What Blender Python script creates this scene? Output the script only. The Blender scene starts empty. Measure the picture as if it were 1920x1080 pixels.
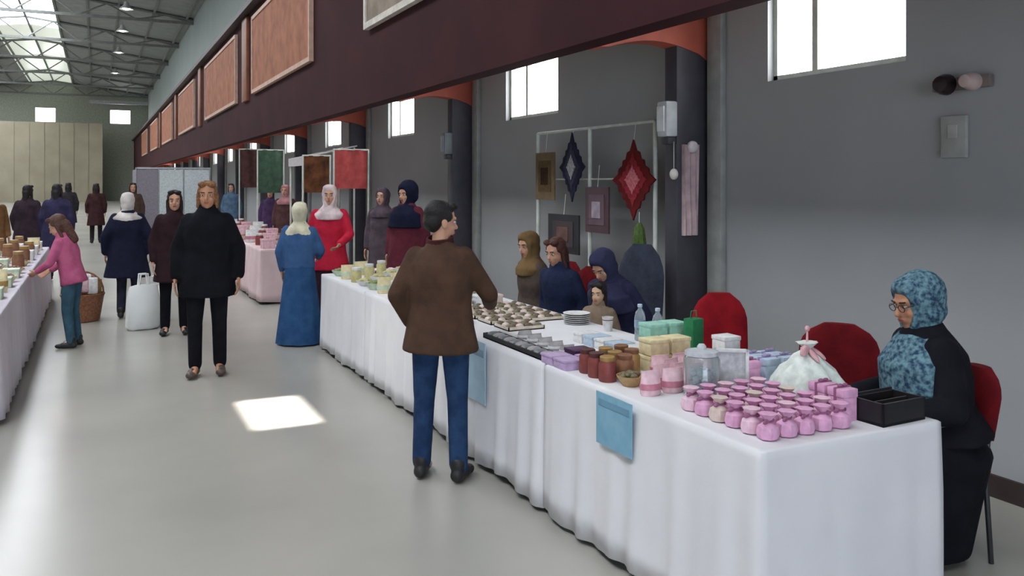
import bpy, bmesh, math, random
from math import pi, sin, cos, radians
from mathutils import Vector, Matrix, Euler, noise
random.seed(7)
SC = bpy.context.scene
COL = SC.collection
V = Vector
CH = {}          # parent -> children, for copying

# ------------------------------------------------------------------ materials
def lin(c):
    return tuple(((x / 255) / 12.92 if x / 255 <= .04045 else ((x / 255 + .055) / 1.055) ** 2.4) for x in c) + (1,)
MATS = {}
def mat(name, c, rough=.6, c2=None, scale=8, bump=0, bscale=40, metal=0, spec=.4, kind='noise', alpha=1, trans=0, sheen=0, detail=4):
    if name in MATS: return MATS[name]
    m = bpy.data.materials.new(name); m.use_nodes = True
    nt = m.node_tree; N = nt.nodes; L = nt.links
    p = N['Principled BSDF']
    p.inputs['Roughness'].default_value = rough
    p.inputs['Metallic'].default_value = metal
    p.inputs['Specular IOR Level'].default_value = spec
    p.inputs['Transmission Weight'].default_value = trans
    p.inputs['Alpha'].default_value = alpha
    if sheen: p.inputs['Sheen Weight'].default_value = sheen
    tc = N.new('ShaderNodeTexCoord')
    if c2 is None: c2 = tuple(min(255, int(x * .9)) for x in c)
    if kind == 'wave':
        t = N.new('ShaderNodeTexWave'); t.inputs['Distortion'].default_value = 6; t.inputs['Detail'].default_value = 3
        t.inputs['Scale'].default_value = scale; out = t.outputs['Fac']
    elif kind == 'voronoi':
        t = N.new('ShaderNodeTexVoronoi'); t.inputs['Scale'].default_value = scale; out = t.outputs['Distance']
    else:
        t = N.new('ShaderNodeTexNoise'); t.inputs['Scale'].default_value = scale; t.inputs['Detail'].default_value = detail
        out = t.outputs['Fac']
    L.new(tc.outputs['Object'], t.inputs['Vector'])
    r = N.new('ShaderNodeValToRGB')
    r.color_ramp.elements[0].position = .35; r.color_ramp.elements[1].position = .65
    r.color_ramp.elements[0].color = lin(c); r.color_ramp.elements[1].color = lin(c2)
    L.new(out, r.inputs['Fac']); L.new(r.outputs['Color'], p.inputs['Base Color'])
    if bump:
        t2 = N.new('ShaderNodeTexNoise'); t2.inputs['Scale'].default_value = bscale; t2.inputs['Detail'].default_value = 3
        L.new(tc.outputs['Object'], t2.inputs['Vector'])
        b = N.new('ShaderNodeBump'); b.inputs['Strength'].default_value = bump; b.inputs['Distance'].default_value = .02
        L.new(t2.outputs['Fac'], b.inputs['Height']); L.new(b.outputs['Normal'], p.inputs['Normal'])
    MATS[name] = m
    return m
def emit(name, c, s):
    if name in MATS: return MATS[name]
    m = bpy.data.materials.new(name); m.use_nodes = True
    p = m.node_tree.nodes['Principled BSDF']
    p.inputs['Base Color'].default_value = lin((200, 205, 205)); p.inputs['Roughness'].default_value = .3
    p.inputs['Emission Color'].default_value = lin(c); p.inputs['Emission Strength'].default_value = s
    MATS[name] = m
    return m
def fabric(c, name=None, c2=None, scale=9):
    return mat(name or 'fabric_%d_%d_%d' % c, c, .9, c2 or tuple(int(x * .82) for x in c), scale, .25, 35, spec=.15)

# ------------------------------------------------------------------ mesh builder
class MB:
    def __init__(s): s.b = bmesh.new(); s.mi = 0
    def _f(s, vs):
        try:
            f = s.b.faces.new(vs); f.material_index = s.mi; f.smooth = True
            return f
        except ValueError: return None
    def box(s, c, d, bev=0, rot=None):
        r = bmesh.ops.create_cube(s.b, size=1)
        vs = r['verts']
        bmesh.ops.scale(s.b, vec=d, verts=vs)
        if bev:
            es = list({e for v in vs for e in v.link_edges})
            q = bmesh.ops.bevel(s.b, geom=es, offset=bev, segments=2, affect='EDGES', profile=.5)
            vs = list({v for f in q['faces'] for v in f.verts} | {v for v in vs if v.is_valid})
        for f in {f for v in vs for f in v.link_faces}: f.material_index = s.mi
        if rot: bmesh.ops.rotate(s.b, cent=(0, 0, 0), matrix=Euler(rot).to_matrix(), verts=vs)
        bmesh.ops.translate(s.b, vec=c, verts=vs)
        return s
    def loft(s, rings, caps=True, closed=True):
        rs = [[s.b.verts.new(p) for p in r] for r in rings]
        n = len(rs[0])
        for a, b in zip(rs, rs[1:]):
            for i in range(n if closed else n - 1):
                s._f((a[i], a[(i + 1) % n], b[(i + 1) % n], b[i]))
        if caps and closed:
            s._f(rs[0][::-1]); s._f(rs[-1])
        return s
    def ring(s, c, u, v, ru, rv, n=14):
        return [V(c) + V(u) * (ru * cos(2 * pi * i / n)) + V(v) * (rv * sin(2 * pi * i / n)) for i in range(n)]
    def cap(s, p0, p1, r0, r1=None, n=12):
        p0 = V(p0); p1 = V(p1); r1 = r0 if r1 is None else r1
        d = (p1 - p0); L = d.length or 1e-6; d = d / L
        u = d.orthogonal().normalized(); v = d.cross(u)
        rings = []
        for k in range(1, 5):
            a = pi / 2 * (1 - k / 4); rings.append(s.ring(p0 - d * r0 * sin(a), u, v, r0 * cos(a) + 1e-5, r0 * cos(a) + 1e-5, n))
        for k in range(0, 4):
            a = pi / 2 * k / 4; rings.append(s.ring(p1 + d * r1 * sin(a), u, v, r1 * cos(a) + 1e-5, r1 * cos(a) + 1e-5, n))
        return s.loft(rings)
    def cyl(s, p0, p1, r0, r1=None, n=16):
        p0 = V(p0); p1 = V(p1); r1 = r0 if r1 is None else r1
        d = (p1 - p0).normalized(); u = d.orthogonal().normalized(); v = d.cross(u)
        return s.loft([s.ring(p0, u, v, r0, r0, n), s.ring(p1, u, v, r1, r1, n)])
    def tube(s, pts, r, n=8):
        for a, b in zip(pts, pts[1:]): s.cap(a, b, r, r, n)
        return s
    def ell(s, c, r, rot=None, nu=18, nv=10):
        R = Euler(rot).to_matrix() if rot else Matrix.Identity(3)
        rings = []
        for j in range(1, nv):
            a = -pi / 2 + pi * j / nv
            rings.append([V(c) + R @ V((r[0] * cos(a) * cos(2 * pi * i / nu), r[1] * cos(a) * sin(2 * pi * i / nu), r[2] * sin(a))) for i in range(nu)])
        return s.loft(rings)
    def lathe(s, prof, n=20, c=(0, 0, 0), wob=0, k=8):
        rings = []
        for r, z in prof:
            rings.append([V(c) + V(((r + wob * r * cos(k * 2 * pi * i / n)) * cos(2 * pi * i / n), (r + wob * r * cos(k * 2 * pi * i / n)) * sin(2 * pi * i / n), z)) for i in range(n)])
        return s.loft(rings)
    def prism(s, poly, axis, a, b):
        def P(p, t):
            return {'x': V((t, p[0], p[1])), 'y': V((p[0], t, p[1])), 'z': V((p[0], p[1], t))}[axis]
        return s.loft([[P(p, a) for p in poly], [P(p, b) for p in poly]])
    def jitter(s, amp, sc):
        for v in s.b.verts:
            v.co += noise.noise_vector(v.co * sc) * amp
        return s
    def build(s, name, m, parent=None, loc=None, rot=None, sharp=True):
        me = bpy.data.meshes.new(name)
        bmesh.ops.recalc_face_normals(s.b, faces=s.b.faces[:])
        s.b.to_mesh(me); s.b.free()
        for mm in (m if isinstance(m, (list, tuple)) else [m]): me.materials.append(mm)
        for p in me.polygons: p.use_smooth = True
        if sharp:
            try: me.set_sharp_from_angle(angle=radians(40))
            except Exception: pass
        o = bpy.data.objects.new(name, me); COL.objects.link(o)
        if loc is not None: o.location = loc
        if rot is not None: o.rotation_euler = rot
        if parent is not None:
            o.parent = parent; CH.setdefault(parent, []).append(o)
        return o

PEND = []
def soft(o, voxel, it=5):
    """fuse the overlapping shapes of one mesh into a single continuous surface (done once, at the end)"""
    m = o.modifiers.new('r', 'REMESH'); m.mode = 'VOXEL'; m.voxel_size = voxel; m.use_smooth_shade = True
    if it:
        q = o.modifiers.new('s', 'SMOOTH'); q.factor = .5; q.iterations = it
    PEND.append(o); return o
def bake():
    dg = bpy.context.evaluated_depsgraph_get()
    for o in PEND:
        me = bpy.data.meshes.new_from_object(o.evaluated_get(dg))
        old = o.data; mm = list(old.materials)
        o.modifiers.clear(); o.data = me
        if not len(me.materials):
            for x in mm: me.materials.append(x)
        for p in me.polygons: p.use_smooth = True

def tag(o, label, cat, group=None, kind=None):
    o['label'] = label; o['category'] = cat
    if group: o['group'] = group
    if kind: o['kind'] = kind
    return o
def thing(name, label, cat, loc=(0, 0, 0), rz=0, group=None):
    o = bpy.data.objects.new(name, None); COL.objects.link(o); o.empty_display_size = .1
    o.location = loc; o.rotation_euler = (0, 0, rz)
    return tag(o, label, cat, group)
def struct(o):
    o['kind'] = 'structure'; return o
def dup(root, loc, rz=0, label=None, scale=None):
    r = root.copy(); COL.objects.link(r); r.location = loc; r.rotation_euler = (0, 0, rz)
    if label: r['label'] = label
    if scale: r.scale = scale
    for ch in CH.get(root, []):
        c = ch.copy(); COL.objects.link(c); c.parent = r; CH.setdefault(r, []).append(c)
        for g in CH.get(ch, []):
            d = g.copy(); COL.objects.link(d); d.parent = c
    return r
ORD = ['first', 'second', 'third', 'fourth', 'fifth', 'sixth', 'seventh', 'eighth', 'ninth', 'tenth', 'eleventh', 'twelfth']

# ------------------------------------------------------------------ camera
H = 1.72
cam = bpy.data.cameras.new('camera'); co = bpy.data.objects.new('camera', cam); COL.objects.link(co)
co.location = (0, 0, H); co.rotation_euler = (pi / 2, 0, -radians(25.9))
cam.sensor_width = 36; cam.lens = 1606 / 1920 * 36; cam.shift_y = -198 / 1920; cam.clip_end = 300
SC.camera = co
SC.view_settings.view_transform = 'Standard'; SC.view_settings.look = 'None'
SC.view_settings.gamma = 1; SC.view_settings.exposure = .32; SC.view_settings.use_curve_mapping = False
w = bpy.data.worlds.new('World'); SC.world = w; w.use_nodes = True
w.node_tree.nodes['Background'].inputs[0].default_value = (.75, .87, 1, 1)
w.node_tree.nodes['Background'].inputs[1].default_value = 1.0
sun = bpy.data.lights.new('sun', 'SUN'); so = bpy.data.objects.new('sun', sun); COL.objects.link(so)
sun.energy = 22; sun.angle = radians(.55); sun.color = (1, .97, .92)

# ------------------------------------------------------------------ the setting
M_floor = mat('polished_concrete', (174, 171, 162), .26, (162, 159, 152), .6, .02, 3, spec=.5)
M_wall = mat('grey_painted_wall', (164, 165, 165), .7, (156, 158, 158), .8, .03, 60)
M_upper = mat('upper_wall_paint', (144, 154, 150), .7, (138, 148, 144), .8)
M_end = mat('end_wall_grey', (156, 160, 146), .8)
M_tan = mat('tan_partition_boards', (176, 168, 146), .7, (160, 152, 132), .5)
M_ceil = mat('dark_metal_decking', (148, 152, 148), .7, (136, 140, 136), 2)
M_steel = mat('grey_roof_steel', (124, 127, 124), .6)
M_pale = mat('pale_steel', (176, 178, 176), .5)
M_col = mat('dark_grey_column_paint', (70, 68, 76), .5)
M_fascia = mat('dark_maroon_timber', (66, 35, 38), .8, (56, 30, 34), 1.2, .05, 20, spec=.1)
M_haunch = mat('red_brown_timber', (186, 92, 72), .6, (164, 80, 64), 3, .05, 20)
M_post = mat('orange_brown_timber', (138, 84, 56), .5, (116, 70, 48), 3)
M_win = emit('bright_window_glass', (250, 252, 255), 7.0)
M_sky = emit('translucent_roof_sheet', (244, 248, 255), 6.4)
M_sky2 = emit('dim_glow_roof_sheet', (206, 214, 196), .6)  # weak greenish glow stands in for the dimly lit far roof
M_frame = mat('white_window_frame', (205, 208, 200), .5)
M_base = mat('dark_brown_base', (58, 48, 44), .6)
Y0, Y1, XW, XL = -9.0, 88.0, 4.43, -11.4
EAVE, RIDGE, XR = 10.0, 11.0, -3.5

def slab(name, c, d, m): return struct(MB().box(c, d).build(name, m))
slab('floor', ((XL + XW) / 2, (Y0 + Y1) / 2, -.05), (XW - XL + .6, Y1 - Y0 + .6, .1), M_floor)
# right wall: pieces around the windows, one mesh
WIN = [(3.64, 4.83), (8.0, 9.29), (12.6, 13.9), (17.0, 18.3), (21.4, 22.7), (27.1, 28.3), (32.2, 33.4), (36.6, 37.8), (43.0, 44.2), (49.4, 50.6), (56, 57.2)]
WZ0, WZ1 = 2.46, 3.2
b = MB()
b.box((XW + .1, (Y0 + Y1) / 2, WZ0 / 2), (.2, Y1 - Y0, WZ0))
b.box((XW + .1, (Y0 + Y1) / 2, (WZ1 + 5.6) / 2), (.2, Y1 - Y0, 5.6 - WZ1))
e = Y0
for a_, b_ in WIN + [(Y1, Y1)]:
    b.box((XW + .1, (e + a_) / 2, (WZ0 + WZ1) / 2), (.2, a_ - e, WZ1 - WZ0)); e = b_
struct(b.build('wall_right', M_wall))
slab('wall_right_upper', (XW + .1, (Y0 + Y1) / 2, 7.9), (.2, Y1 - Y0, 4.6), M_upper)
slab('wall_left', (XL - .1, (Y0 + Y1) / 2, 5.2), (.2, Y1 - Y0, 10.4), M_wall)
for i, (a_, b_) in enumerate(WIN):
    n = 'window_%d' % (i + 1); yc = (a_ + b_) / 2; zc = (WZ0 + WZ1) / 2; wd = b_ - a_; ht = WZ1 - WZ0
    f = MB()
    f.box((0, 0, zc - ht / 2 + .02), (.09, wd, .04)).box((0, 0, zc + ht / 2 - .02), (.09, wd, .04))
    for yy in (-wd / 2 + .02, wd / 2 - .02): f.box((0, yy, zc), (.09, .04, ht))
    f.box((0, wd * .17, zc), (.07, .05, ht))
    fr = struct(f.build(n, M_frame, None, (XW + .1, yc, 0)))
    for p0, p1 in ((-wd / 2 + .04, wd * .17 - .025), (wd * .17 + .025, wd / 2 - .04)):
        MB().box((.02, (p0 + p1) / 2, zc), (.012, p1 - p0, ht - .08)).build('pane', M_win, fr)
# end wall, with two high windows
b = MB(); EW = [(-4.97, -3.27), (1.14, 2.93)]; zE0, zE1 = 7.15, 8.5
b.box(((XL + XW) / 2, Y1 + .1, zE0 / 2), (XW - XL, .2, zE0)); b.box(((XL + XW) / 2, Y1 + .1, (zE1 + 11.2) / 2), (XW - XL, .2, 11.2 - zE1))
e = XL
for a_, b_ in EW + [(XW, XW)]:
    b.box(((e + a_) / 2, Y1 + .1, (zE0 + zE1) / 2), (a_ - e, .2, zE1 - zE0)); e = b_
struct(b.build('wall_end', M_end))
for i, (a_, b_) in enumerate(EW):
    f = MB(); wd = b_ - a_
    f.box((0, 0, zE0 + .03), (wd, .1, .06)).box((0, 0, zE1 - .03), (wd, .1, .06)).box((-wd / 2 + .03, 0, (zE0 + zE1) / 2), (.06, .1, zE1 - zE0)).box((wd / 2 - .03, 0, (zE0 + zE1) / 2), (.06, .1, zE1 - zE0))
    fr = struct(f.build('window_%d' % (20 + i), M_frame, None, ((a_ + b_) / 2, Y1 + .06, 0)))
    MB().box((0, .02, (zE0 + zE1) / 2), (wd - .1, .012, zE1 - zE0 - .1)).build('pane', M_win, fr)
b = MB().box((-5.35, 85.5, 3.5), (11.7, .3, 7.0))
for k in range(11): b.box((-11 + k * 1.15, 85.33, 3.5), (.05, .04, 6.9))
struct(b.build('wall_partition', M_tan))
slab('trim_1', (1.9, 86.6, 9.05), (4.9, .25, .3), M_pale)
# back wall behind the camera, unseen; glowing entrance added to light the near table end
b = MB(); b.box((-8.2, Y0 - .1, 5.6), (6.4, .2, 11.2)); b.box((3.4, Y0 - .1, 5.6), (2.4, .2, 11.2)); b.box((-1.4, Y0 - .1, 7.6), (7.2, .2, 7.2))
struct(b.build('wall_back', M_end))
f = MB()
for k in range(6): f.box((-5 + k * 1.44, 0, 2), (.08, .1, 4))
f.box((-1.4, 0, 3.96), (7.2, .1, .08)).box((-1.4, 0, 2.3), (7.2, .09, .06)).box((-1.4, 0, .05), (7.2, .1, .1))
dr = struct(f.build('added_glow_door_1', M_frame, None, (0, Y0 - .1, 0)))
MB().box((-1.4, -.02, 2), (7.1, .012, 3.9)).build('pane', emit('added_glow_glass', (222, 234, 255), 5.5), dr)  # glowing pane added as fill light from behind the camera
# roof: two slopes, strips of translucent sheet (far left ones added for light), one clear gap the sun comes through
def roof_z(x): return EAVE + (RIDGE - EAVE) * ((XW - x) / (XW - XR) if x > XR else (x - XL) / (XR - XL))
SE = radians(56); sdx = -cos(SE); sdz = sin(SE)      # direction towards the sun
PX, PY = 1.2, 6.55                                    # where the sun patch lies on the floor
hx = PX; hz = 10.5
for _ in range(20): t = hz / sdz; hx = PX + sdx * t; hz = roof_z(hx)
so.rotation_euler = V((sdx, 0, sdz)).to_track_quat('Z', 'Y').to_euler()
HX0, HX1, HY0, HY1 = hx - .22, hx + .22, PY - .42, PY + .42
xs = sorted([XL - .2, XR, XW + .2, -2.0, HX0, HX1, -5.4, -9.5, -7.6])
ysB = [Y0 - .2, HY0, HY1, Y1 + .2]
rb = MB(); sk = MB(); sk2 = MB()
def quad(m, x0, x1, y0, y1, th=.06):
    m.loft([[V((x0, y0, roof_z(x0))), V((x1, y0, roof_z(x1))), V((x1, y0, roof_z(x1) + th)), V((x0, y0, roof_z(x0) + th))],
            [V((x0, y1, roof_z(x0))), V((x1, y1, roof_z(x1))), V((x1, y1, roof_z(x1) + th)), V((x0, y1, roof_z(x0) + th))]])
for x0, x1 in zip(xs, xs[1:]):
    lit = (-5.4 <= x0 and x1 <= -2.0)
    for y0, y1 in zip(ysB, ysB[1:]):
        if abs(x0 - HX0) < 1e-6 and abs(y0 - HY0) < 1e-6: continue
        if lit:
            yy = y0
            while yy < y1 - .01:
                y2 = min(y1, yy + 4.2); quad(sk if yy < 55 else sk2, x0, x1, yy + .001, y2, .02)
                yy = y2
        elif y0 >= HY1 - .01 and x0 in (-9.5, XL - .2):
            quad(rb, x0, x1, y0, 48); quad(sk, x0, x1, 48, 84, .02); quad(rb, x0, x1, 84, y1)  # bright strips out of view, added to lighten the far end wall
        else: quad(rb, x0, x1, y0, y1)
struct(rb.build('ceiling', M_ceil)); struct(sk.build('ceiling_skylight_and_added_strips', M_sky)); struct(sk2.build('ceiling_dim_glow_sheet', M_sky2))
# roof trusses and purlins
for k in range(11):
    y = 4.0 + k * 8.4
    t = MB()
    t.box(((XL + XW) / 2, y, 9.75), (XW - XL, .14, .14))
    for x0, x1 in ((XL, XR), (XR, XW)): t.cyl((x0, y, roof_z(x0) - .08), (x1, y, roof_z(x1) - .08), .07, .07, 6)
    n = 12
    for j in range(n):
        xa = XL + (XW - XL) * j / n; xb = XL + (XW - XL) * (j + 1) / n
        if j % 2: t.cyl((xa, y, roof_z(xa) - .1), (xb, y, 9.75), .04, .04, 6)
        else: t.cyl((xa, y, 9.75), (xb, y, roof_z(xb) - .1), .04, .04, 6)
    struct(t.build('roof_truss', M_steel))
t = MB()
for x in (-8, -6.6, -5.2, -3.5, -1.9, -.4, 1.0, 2.6, 4.1): t.box((x, (Y0 + Y1) / 2, roof_z(x) - .06), (.1, Y1 - Y0, .12))
struct(t.build('roof_purlin', M_steel))
# mezzanine fascia with its timber brackets and columns
XF = 3.2
COLY = [5.5, 10.24, 15.09, 19.84, 24.5] + [24.5 + 4.7 * k for k in range(1, 13)]
COLY = [.75, -3.95] + COLY
slab('trim_2', (XF + .1, (Y0 + Y1) / 2, (2.74 + 5.65) / 2), (.2, Y1 - Y0, 5.65 - 2.74), M_fascia)
slab('trim_3', (XF - .02, (Y0 + Y1) / 2, 5.68), (.34, Y1 - Y0, .12), mat('dark_timber_cap', (52, 42, 40), .5))
slab('ceiling_mezzanine', ((XF + XW) / 2 + .1, (Y0 + Y1) / 2, 3.62), (XW - XF - .2, Y1 - Y0, .12), mat('soffit_boards', (186, 180, 172), .7))
slab('mezzanine_deck', ((XF + XW) / 2 + .1, (Y0 + Y1) / 2, 5.5), (XW - XF - .2, Y1 - Y0, .12), M_fascia)
for i, y in enumerate(COLY):
    struct(MB().box((XW - .155, y + .09, 1.78), (.31, .16, 3.56), .01).build('column', M_col))
    struct(MB().box((XW - .03, y - .13, 1.78), (.06, .17, 3.56), .01).build('trim_%d' % (10 + i), mat('grey_flat_trim', (158, 160, 156), .5)))
    poly = [(XF + .2, 3.56), (XF + .2, 2.74)]
    for k in range(1, 12):
        x = XF + .2 + (XW - .02 - XF - .2) * k / 12
        poly.append((x, 2.72 + .1 * sin(pi * k / 12)))
    poly += [(XW - .02, 2.70), (XW - .02, 3.56)]
    struct(MB().prism(poly, 'y', y + .0, y + .18).build('arched_bracket', M_haunch))
slab('baseboard_right', (XW - .012, (Y0 + Y1) / 2, .06), (.024, Y1 - Y0, .12), M_base)
# ------------------------------------------------------------------ people
SKIN = mat('skin', (206, 160, 132), .55, (196, 146, 120), 14, spec=.35)
SKIN2 = mat('skin_tan', (190, 138, 108), .55, (178, 126, 98), 14, spec=.35)
M_eye = mat('eye_white', (196, 190, 182), .45); M_iris = mat('iris_dark', (44, 30, 22), .3)
M_lip = mat('lips', (164, 96, 88), .5)
M_black = fabric((22, 22, 28), 'black_cloth', (16, 16, 21)); M_shoe = mat('dark_shoe', (34, 32, 32), .5, spec=.4)
def hairmat(c): return mat('hair_%d_%d_%d' % c, c, .6, tuple(int(x * .7) for x in c), 60, .4, 120)

def human(label, loc, face, h=1.7, J=None, lean=0, head=(0, 0), top=(30, 30, 36), collar=None, topname='coat', hem=.62, flare=.05,
          legs=None, skirt=None, skirtname='skirt', hair=None, hijab=None, shoes=(36, 33, 33), skin=None, near=False, seated=False, group=None, under=False, hat=None, drape=0, glasses=False, bulk=1.0, hs=1.0, reach=.35, abaya=False):
    """face: direction in degrees the body faces, 0 = +x, 90 = +y.  Local frame: +y forward, +x the person's right hand side is +x"""
    skin = skin or SKIN
    k = h / 1.7
    root = thing('person', label, 'person', loc, radians(face - 90), group)
    ph = .93 if not seated else .56
    dz = ph - .93
    Rl = Matrix.Rotation(-radians(lean), 3, 'X')
    pel = V((0, 0, ph))
    def T(p):                      # upper body point given for the upright standing pose
        return (pel + Rl @ (V(p) - V((0, 0, .93)))) * k
    j = dict(shL=(-.175, 0, 1.385), elL=(-.235, -.03, 1.11), wrL=(-.235, .05, .87), shR=(.175, 0, 1.385), elR=(.235, -.03, 1.11), wrR=(.235, .05, .87))
    lg = dict(hiL=(-.09, 0, ph - .02), knL=(-.10, .03, .49), anL=(-.105, -.02, .085), hiR=(.09, 0, ph - .02), knR=(.10, .03, .49), anR=(.105, -.02, .085))
    if seated: lg.update(knL=(-.12, reach, .54), knR=(.12, reach, .54), anL=(-.12, reach, .085), anR=(.12, reach, .085))
    for q, p in (J or {}).items():
        (lg if q in lg else j)[q] = p
    P = {q: T(p) for q, p in j.items()}
    for q, p in lg.items(): P[q] = V(p) * k
    vox = .0055 if near else .009
    # --- body: one continuous skin
    b = MB()
    def tring(z, rx, ry, y=0): return b.ring(T((0, y, z)), (1, 0, 0), Rl @ V((0, 1, 0)), rx * k, ry * k, 18)
    b.loft([tring(.86, .12, .09), tring(.95, .155, .105), tring(1.08, .13, .09), tring(1.22, .155, .105), tring(1.34, .155, .095), tring(1.40, .10, .07), tring(1.45, .06, .055)])
    hc = T((0, .025, 1.585)); nb = T((0, -.005, 1.40))
    b.cap(nb, hc + Rl @ V((0, -.015, -.06)) * k, .057 * k, .052 * k)
    for s in 'LR':
        b.cap(P['sh' + s] + Rl @ V((.03 if s == 'L' else -.03, 0, -.03)) * k, P['el' + s], .044 * k, .040 * k); b.cap(P['el' + s], P['wr' + s], .042 * k, .027 * k)
        b.cap(P['hi' + s], P['kn' + s], .082 * k, .055 * k); b.cap(P['kn' + s], P['an' + s], .053 * k, .036 * k)
        b.cap(P['an' + s], P['an' + s] + V((0, .13, -.045)) * k, .034 * k, .026 * k)
        d = (P['wr' + s] - P['el' + s]).normalized()
        sg = -1 if s == 'L' else 1
        fw = V((0, 1, 0)); side = (fw - d * fw.dot(d))
        side = side.normalized() if side.length > .3 else (V((-sg, 0, 0)) - d * d.dot(V((-sg, 0, 0)))).normalized()
        nrm = d.cross(side).normalized() * (1 if s == 'L' else -1)
        if nrm.dot(V((-sg, 0, -.5))) < 0: nrm = -nrm
        w0 = P['wr' + s]
        for q in (-.026, -.009, .009, .026): b.cap(w0 + side * q * .55 * k, w0 + (d * .082 + side * q) * k, .0135 * k, .0105 * k)
        for q, ln in ((-.033, .056), (-.011, .07), (.011, .078), (.033, .068)):
            p0 = w0 + (d * .085 + side * q * .9) * k
            p1 = p0 + (d * .6 * ln + nrm * .18 * ln + side * q * .12) * k; p2 = p1 + (d * .42 * ln + nrm * .3 * ln) * k
            b.cap(p0, p1, .0088 * k, .0082 * k, 8); b.cap(p1, p2, .0082 * k, .007 * k, 8)
        t0 = w0 + (d * .022 + side * .022) * k; t1 = t0 + (d * .032 + side * .03 + nrm * .008) * k
        b.cap(t0, t1, .012 * k, .0095 * k, 8); b.cap(t1, t1 + (d * .032 + side * .008 + nrm * .012) * k, .0095 * k, .008 * k, 8)
    # head in its own frame
    HM = Rl @ Matrix.Rotation(radians(head[0]), 3, 'Z') @ Matrix.Rotation(-radians(head[1]), 3, 'X')
    kh = k * (1 if h > 1.45 else 1.12)
    def hp(p): return hc + HM @ (V(p) * kh)
    er = HM.to_euler()
    def he(m, c, r): m.ell(hp(c), [x * kh for x in r], er)
    he(b, (0, -.012, .035), (.074, .093, .085)); he(b, (0, .022, -.045), (.058, .068, .075)); he(b, (0, .062, -.098), (.022, .02, .018))
    b.cap(hp((0, .082, .008)), hp((0, .104, -.03)), .008 * kh, .0135 * kh)
    b.cap(hp((-.036, .075, .024)), hp((.036, .075, .024)), .012 * kh, .012 * kh)
    for s in (-1, 1):
        if not hijab: he(b, (.076 * s, -.012, -.012), (.011, .02, .032))
        he(b, (.034 * s, .062, -.032), (.022, .02, .02))
    he(b, (0, .083, -.062), (.024, .012, .012))
    soft(b.build('body', skin, root), vox, 3 if near else 4)
    # face details
    for s in (-1, 1):
        m = MB(); m.ell(hp((.031 * s, .0735, .002)), [.0125 * kh, .0115 * kh, .0085 * kh], er, 10, 8); m.mi = 1; m.ell(hp((.031 * s, .081, .002)), [.0066 * kh, .0048 * kh, .0066 * kh], er, 8, 6)
        m.build('eye', [M_eye, M_iris], root)
        MB().cap(hp((.018 * s, .088, .026)), hp((.046 * s, .08, .028)), .0042 * kh).build('eyebrow', hairmat((40, 30, 26)), root)
    m = MB(); he(m, (0, .0915, -.058), (.022, .007, .0045)); he(m, (0, .0905, -.067), (.019, .007, .005)); m.build('lips', M_lip, root)
    if glasses:
        m = MB()
        for s in (-1, 1):
            pts = [hp((.032 * s + .022 * cos(a), .096, .002 + .018 * sin(a))) for a in [2 * pi * i / 12 for i in range(13)]]
            m.tube(pts, .0018 * kh); m.cap(hp((.054 * s, .094, .006)), hp((.078 * s, -.01, .006)), .0018 * kh)
        m.cap(hp((-.01, .096, .006)), hp((.01, .096, .006)), .0018 * kh); m.build('glasses', mat('dark_frame_plastic', (50, 46, 44), .3), root)
    # hair or scarf
    if hair:
        m = MB(); c, ln = hair
        he(m, (0, -.026, .05), (.083, .095, .086)); he(m, (0, -.06, -.005), (.078, .06, .07))
        for s in (-1, 1): he(m, (.068 * s, .0, .035), (.018, .045, .04)); he(m, (.04 * s, .045, .1), (.04, .035, .026))
        if ln > 0:
            m.cap(hp((0, -.075, -.02)), hp((0, -.085, -.1 - ln)), .065 * kh, .05 * kh)
            for s in (-1, 1): m.cap(hp((.07 * s, -.015, 0)), hp((.075 * s, -.01, -.08 - ln)), .026 * kh, .02 * kh)
        m.jitter(.006, 30)
        soft(m.build('hair', hairmat(c), root), .009, 2)
    if hat:
        m = MB(); he(m, (0, -.01, .075), (.088, .102, .075)); he(m, (0, .05, .06), (.078, .09, .018)); soft(m.build('hat', fabric(hat), root), .008, 3)
    if hijab:
        m = MB()
        he(m, (0, -.036 - .1 * (hs - 1), .025), (.094 * hs, .104 * hs, .108 * hs)); he(m, (0, -.035 - .1 * (hs - 1), -.05), (.088 * hs, .09 * hs, .09))
        he(m, (0, .0, .088), (.082, .086, .046))
        for s in (-1, 1): m.cap(hp((.045 * s, .055, .075)), hp((.07 * s, .03, .01)), .018 * kh, .02 * kh)
        m.cap(hp((0, -.02, -.1)), nb + Rl @ V((0, .0, .03)) * k, .078 * kh, .09 * k)
        m.loft([b_ for b_ in ([m.ring(T((0, yy + (.045 if z < 1.40 and drape > .2 else 0), z)), (1, 0, 0), Rl @ V((0, 1, 0)), rx * k * (1 if z > 1.44 else bulk * (.9 if drape > .2 else 1)), ry * k * (1 if z > 1.44 else bulk * (.98 if drape > .2 else 1)), 20) for z, rx, ry, yy in
                ((1.46, .085, .088, .005), (1.42, .125, .11, .005), (1.37 - drape * .2, .19, .138, .01), (1.30 - drape, .205 if drape else .16, .145, .02))])])
        for s in (-1, 1): m.cap(hp((.066 * s, .025, .04)), hp((.03 * s, .045, -.115)), .022 * kh, .03 * kh)
        m.jitter(.004, 18)
        soft(m.build('headscarf', hijab, root), .010 if near else .014, 3)
    # upper garment
    tm = top if not isinstance(top, tuple) else fabric(top)
    m = MB()
    def gr(z, rx, ry, y=0): return m.ring(T((0, y, z)), (1, 0, 0), Rl @ V((0, 1, 0)), rx * k * bulk, ry * k * bulk, 22)
    z0 = .93 + (.02 if seated else 0) if seated else hem / k
    rings = [gr(z0, .19 + flare, .135 + flare), gr(z0 + .012, .192 + flare, .137 + flare)]
    zz = [x for x in (.93, 1.08, 1.22, 1.33, 1.40, 1.435, 1.475) if x > z0 + .03]
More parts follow.
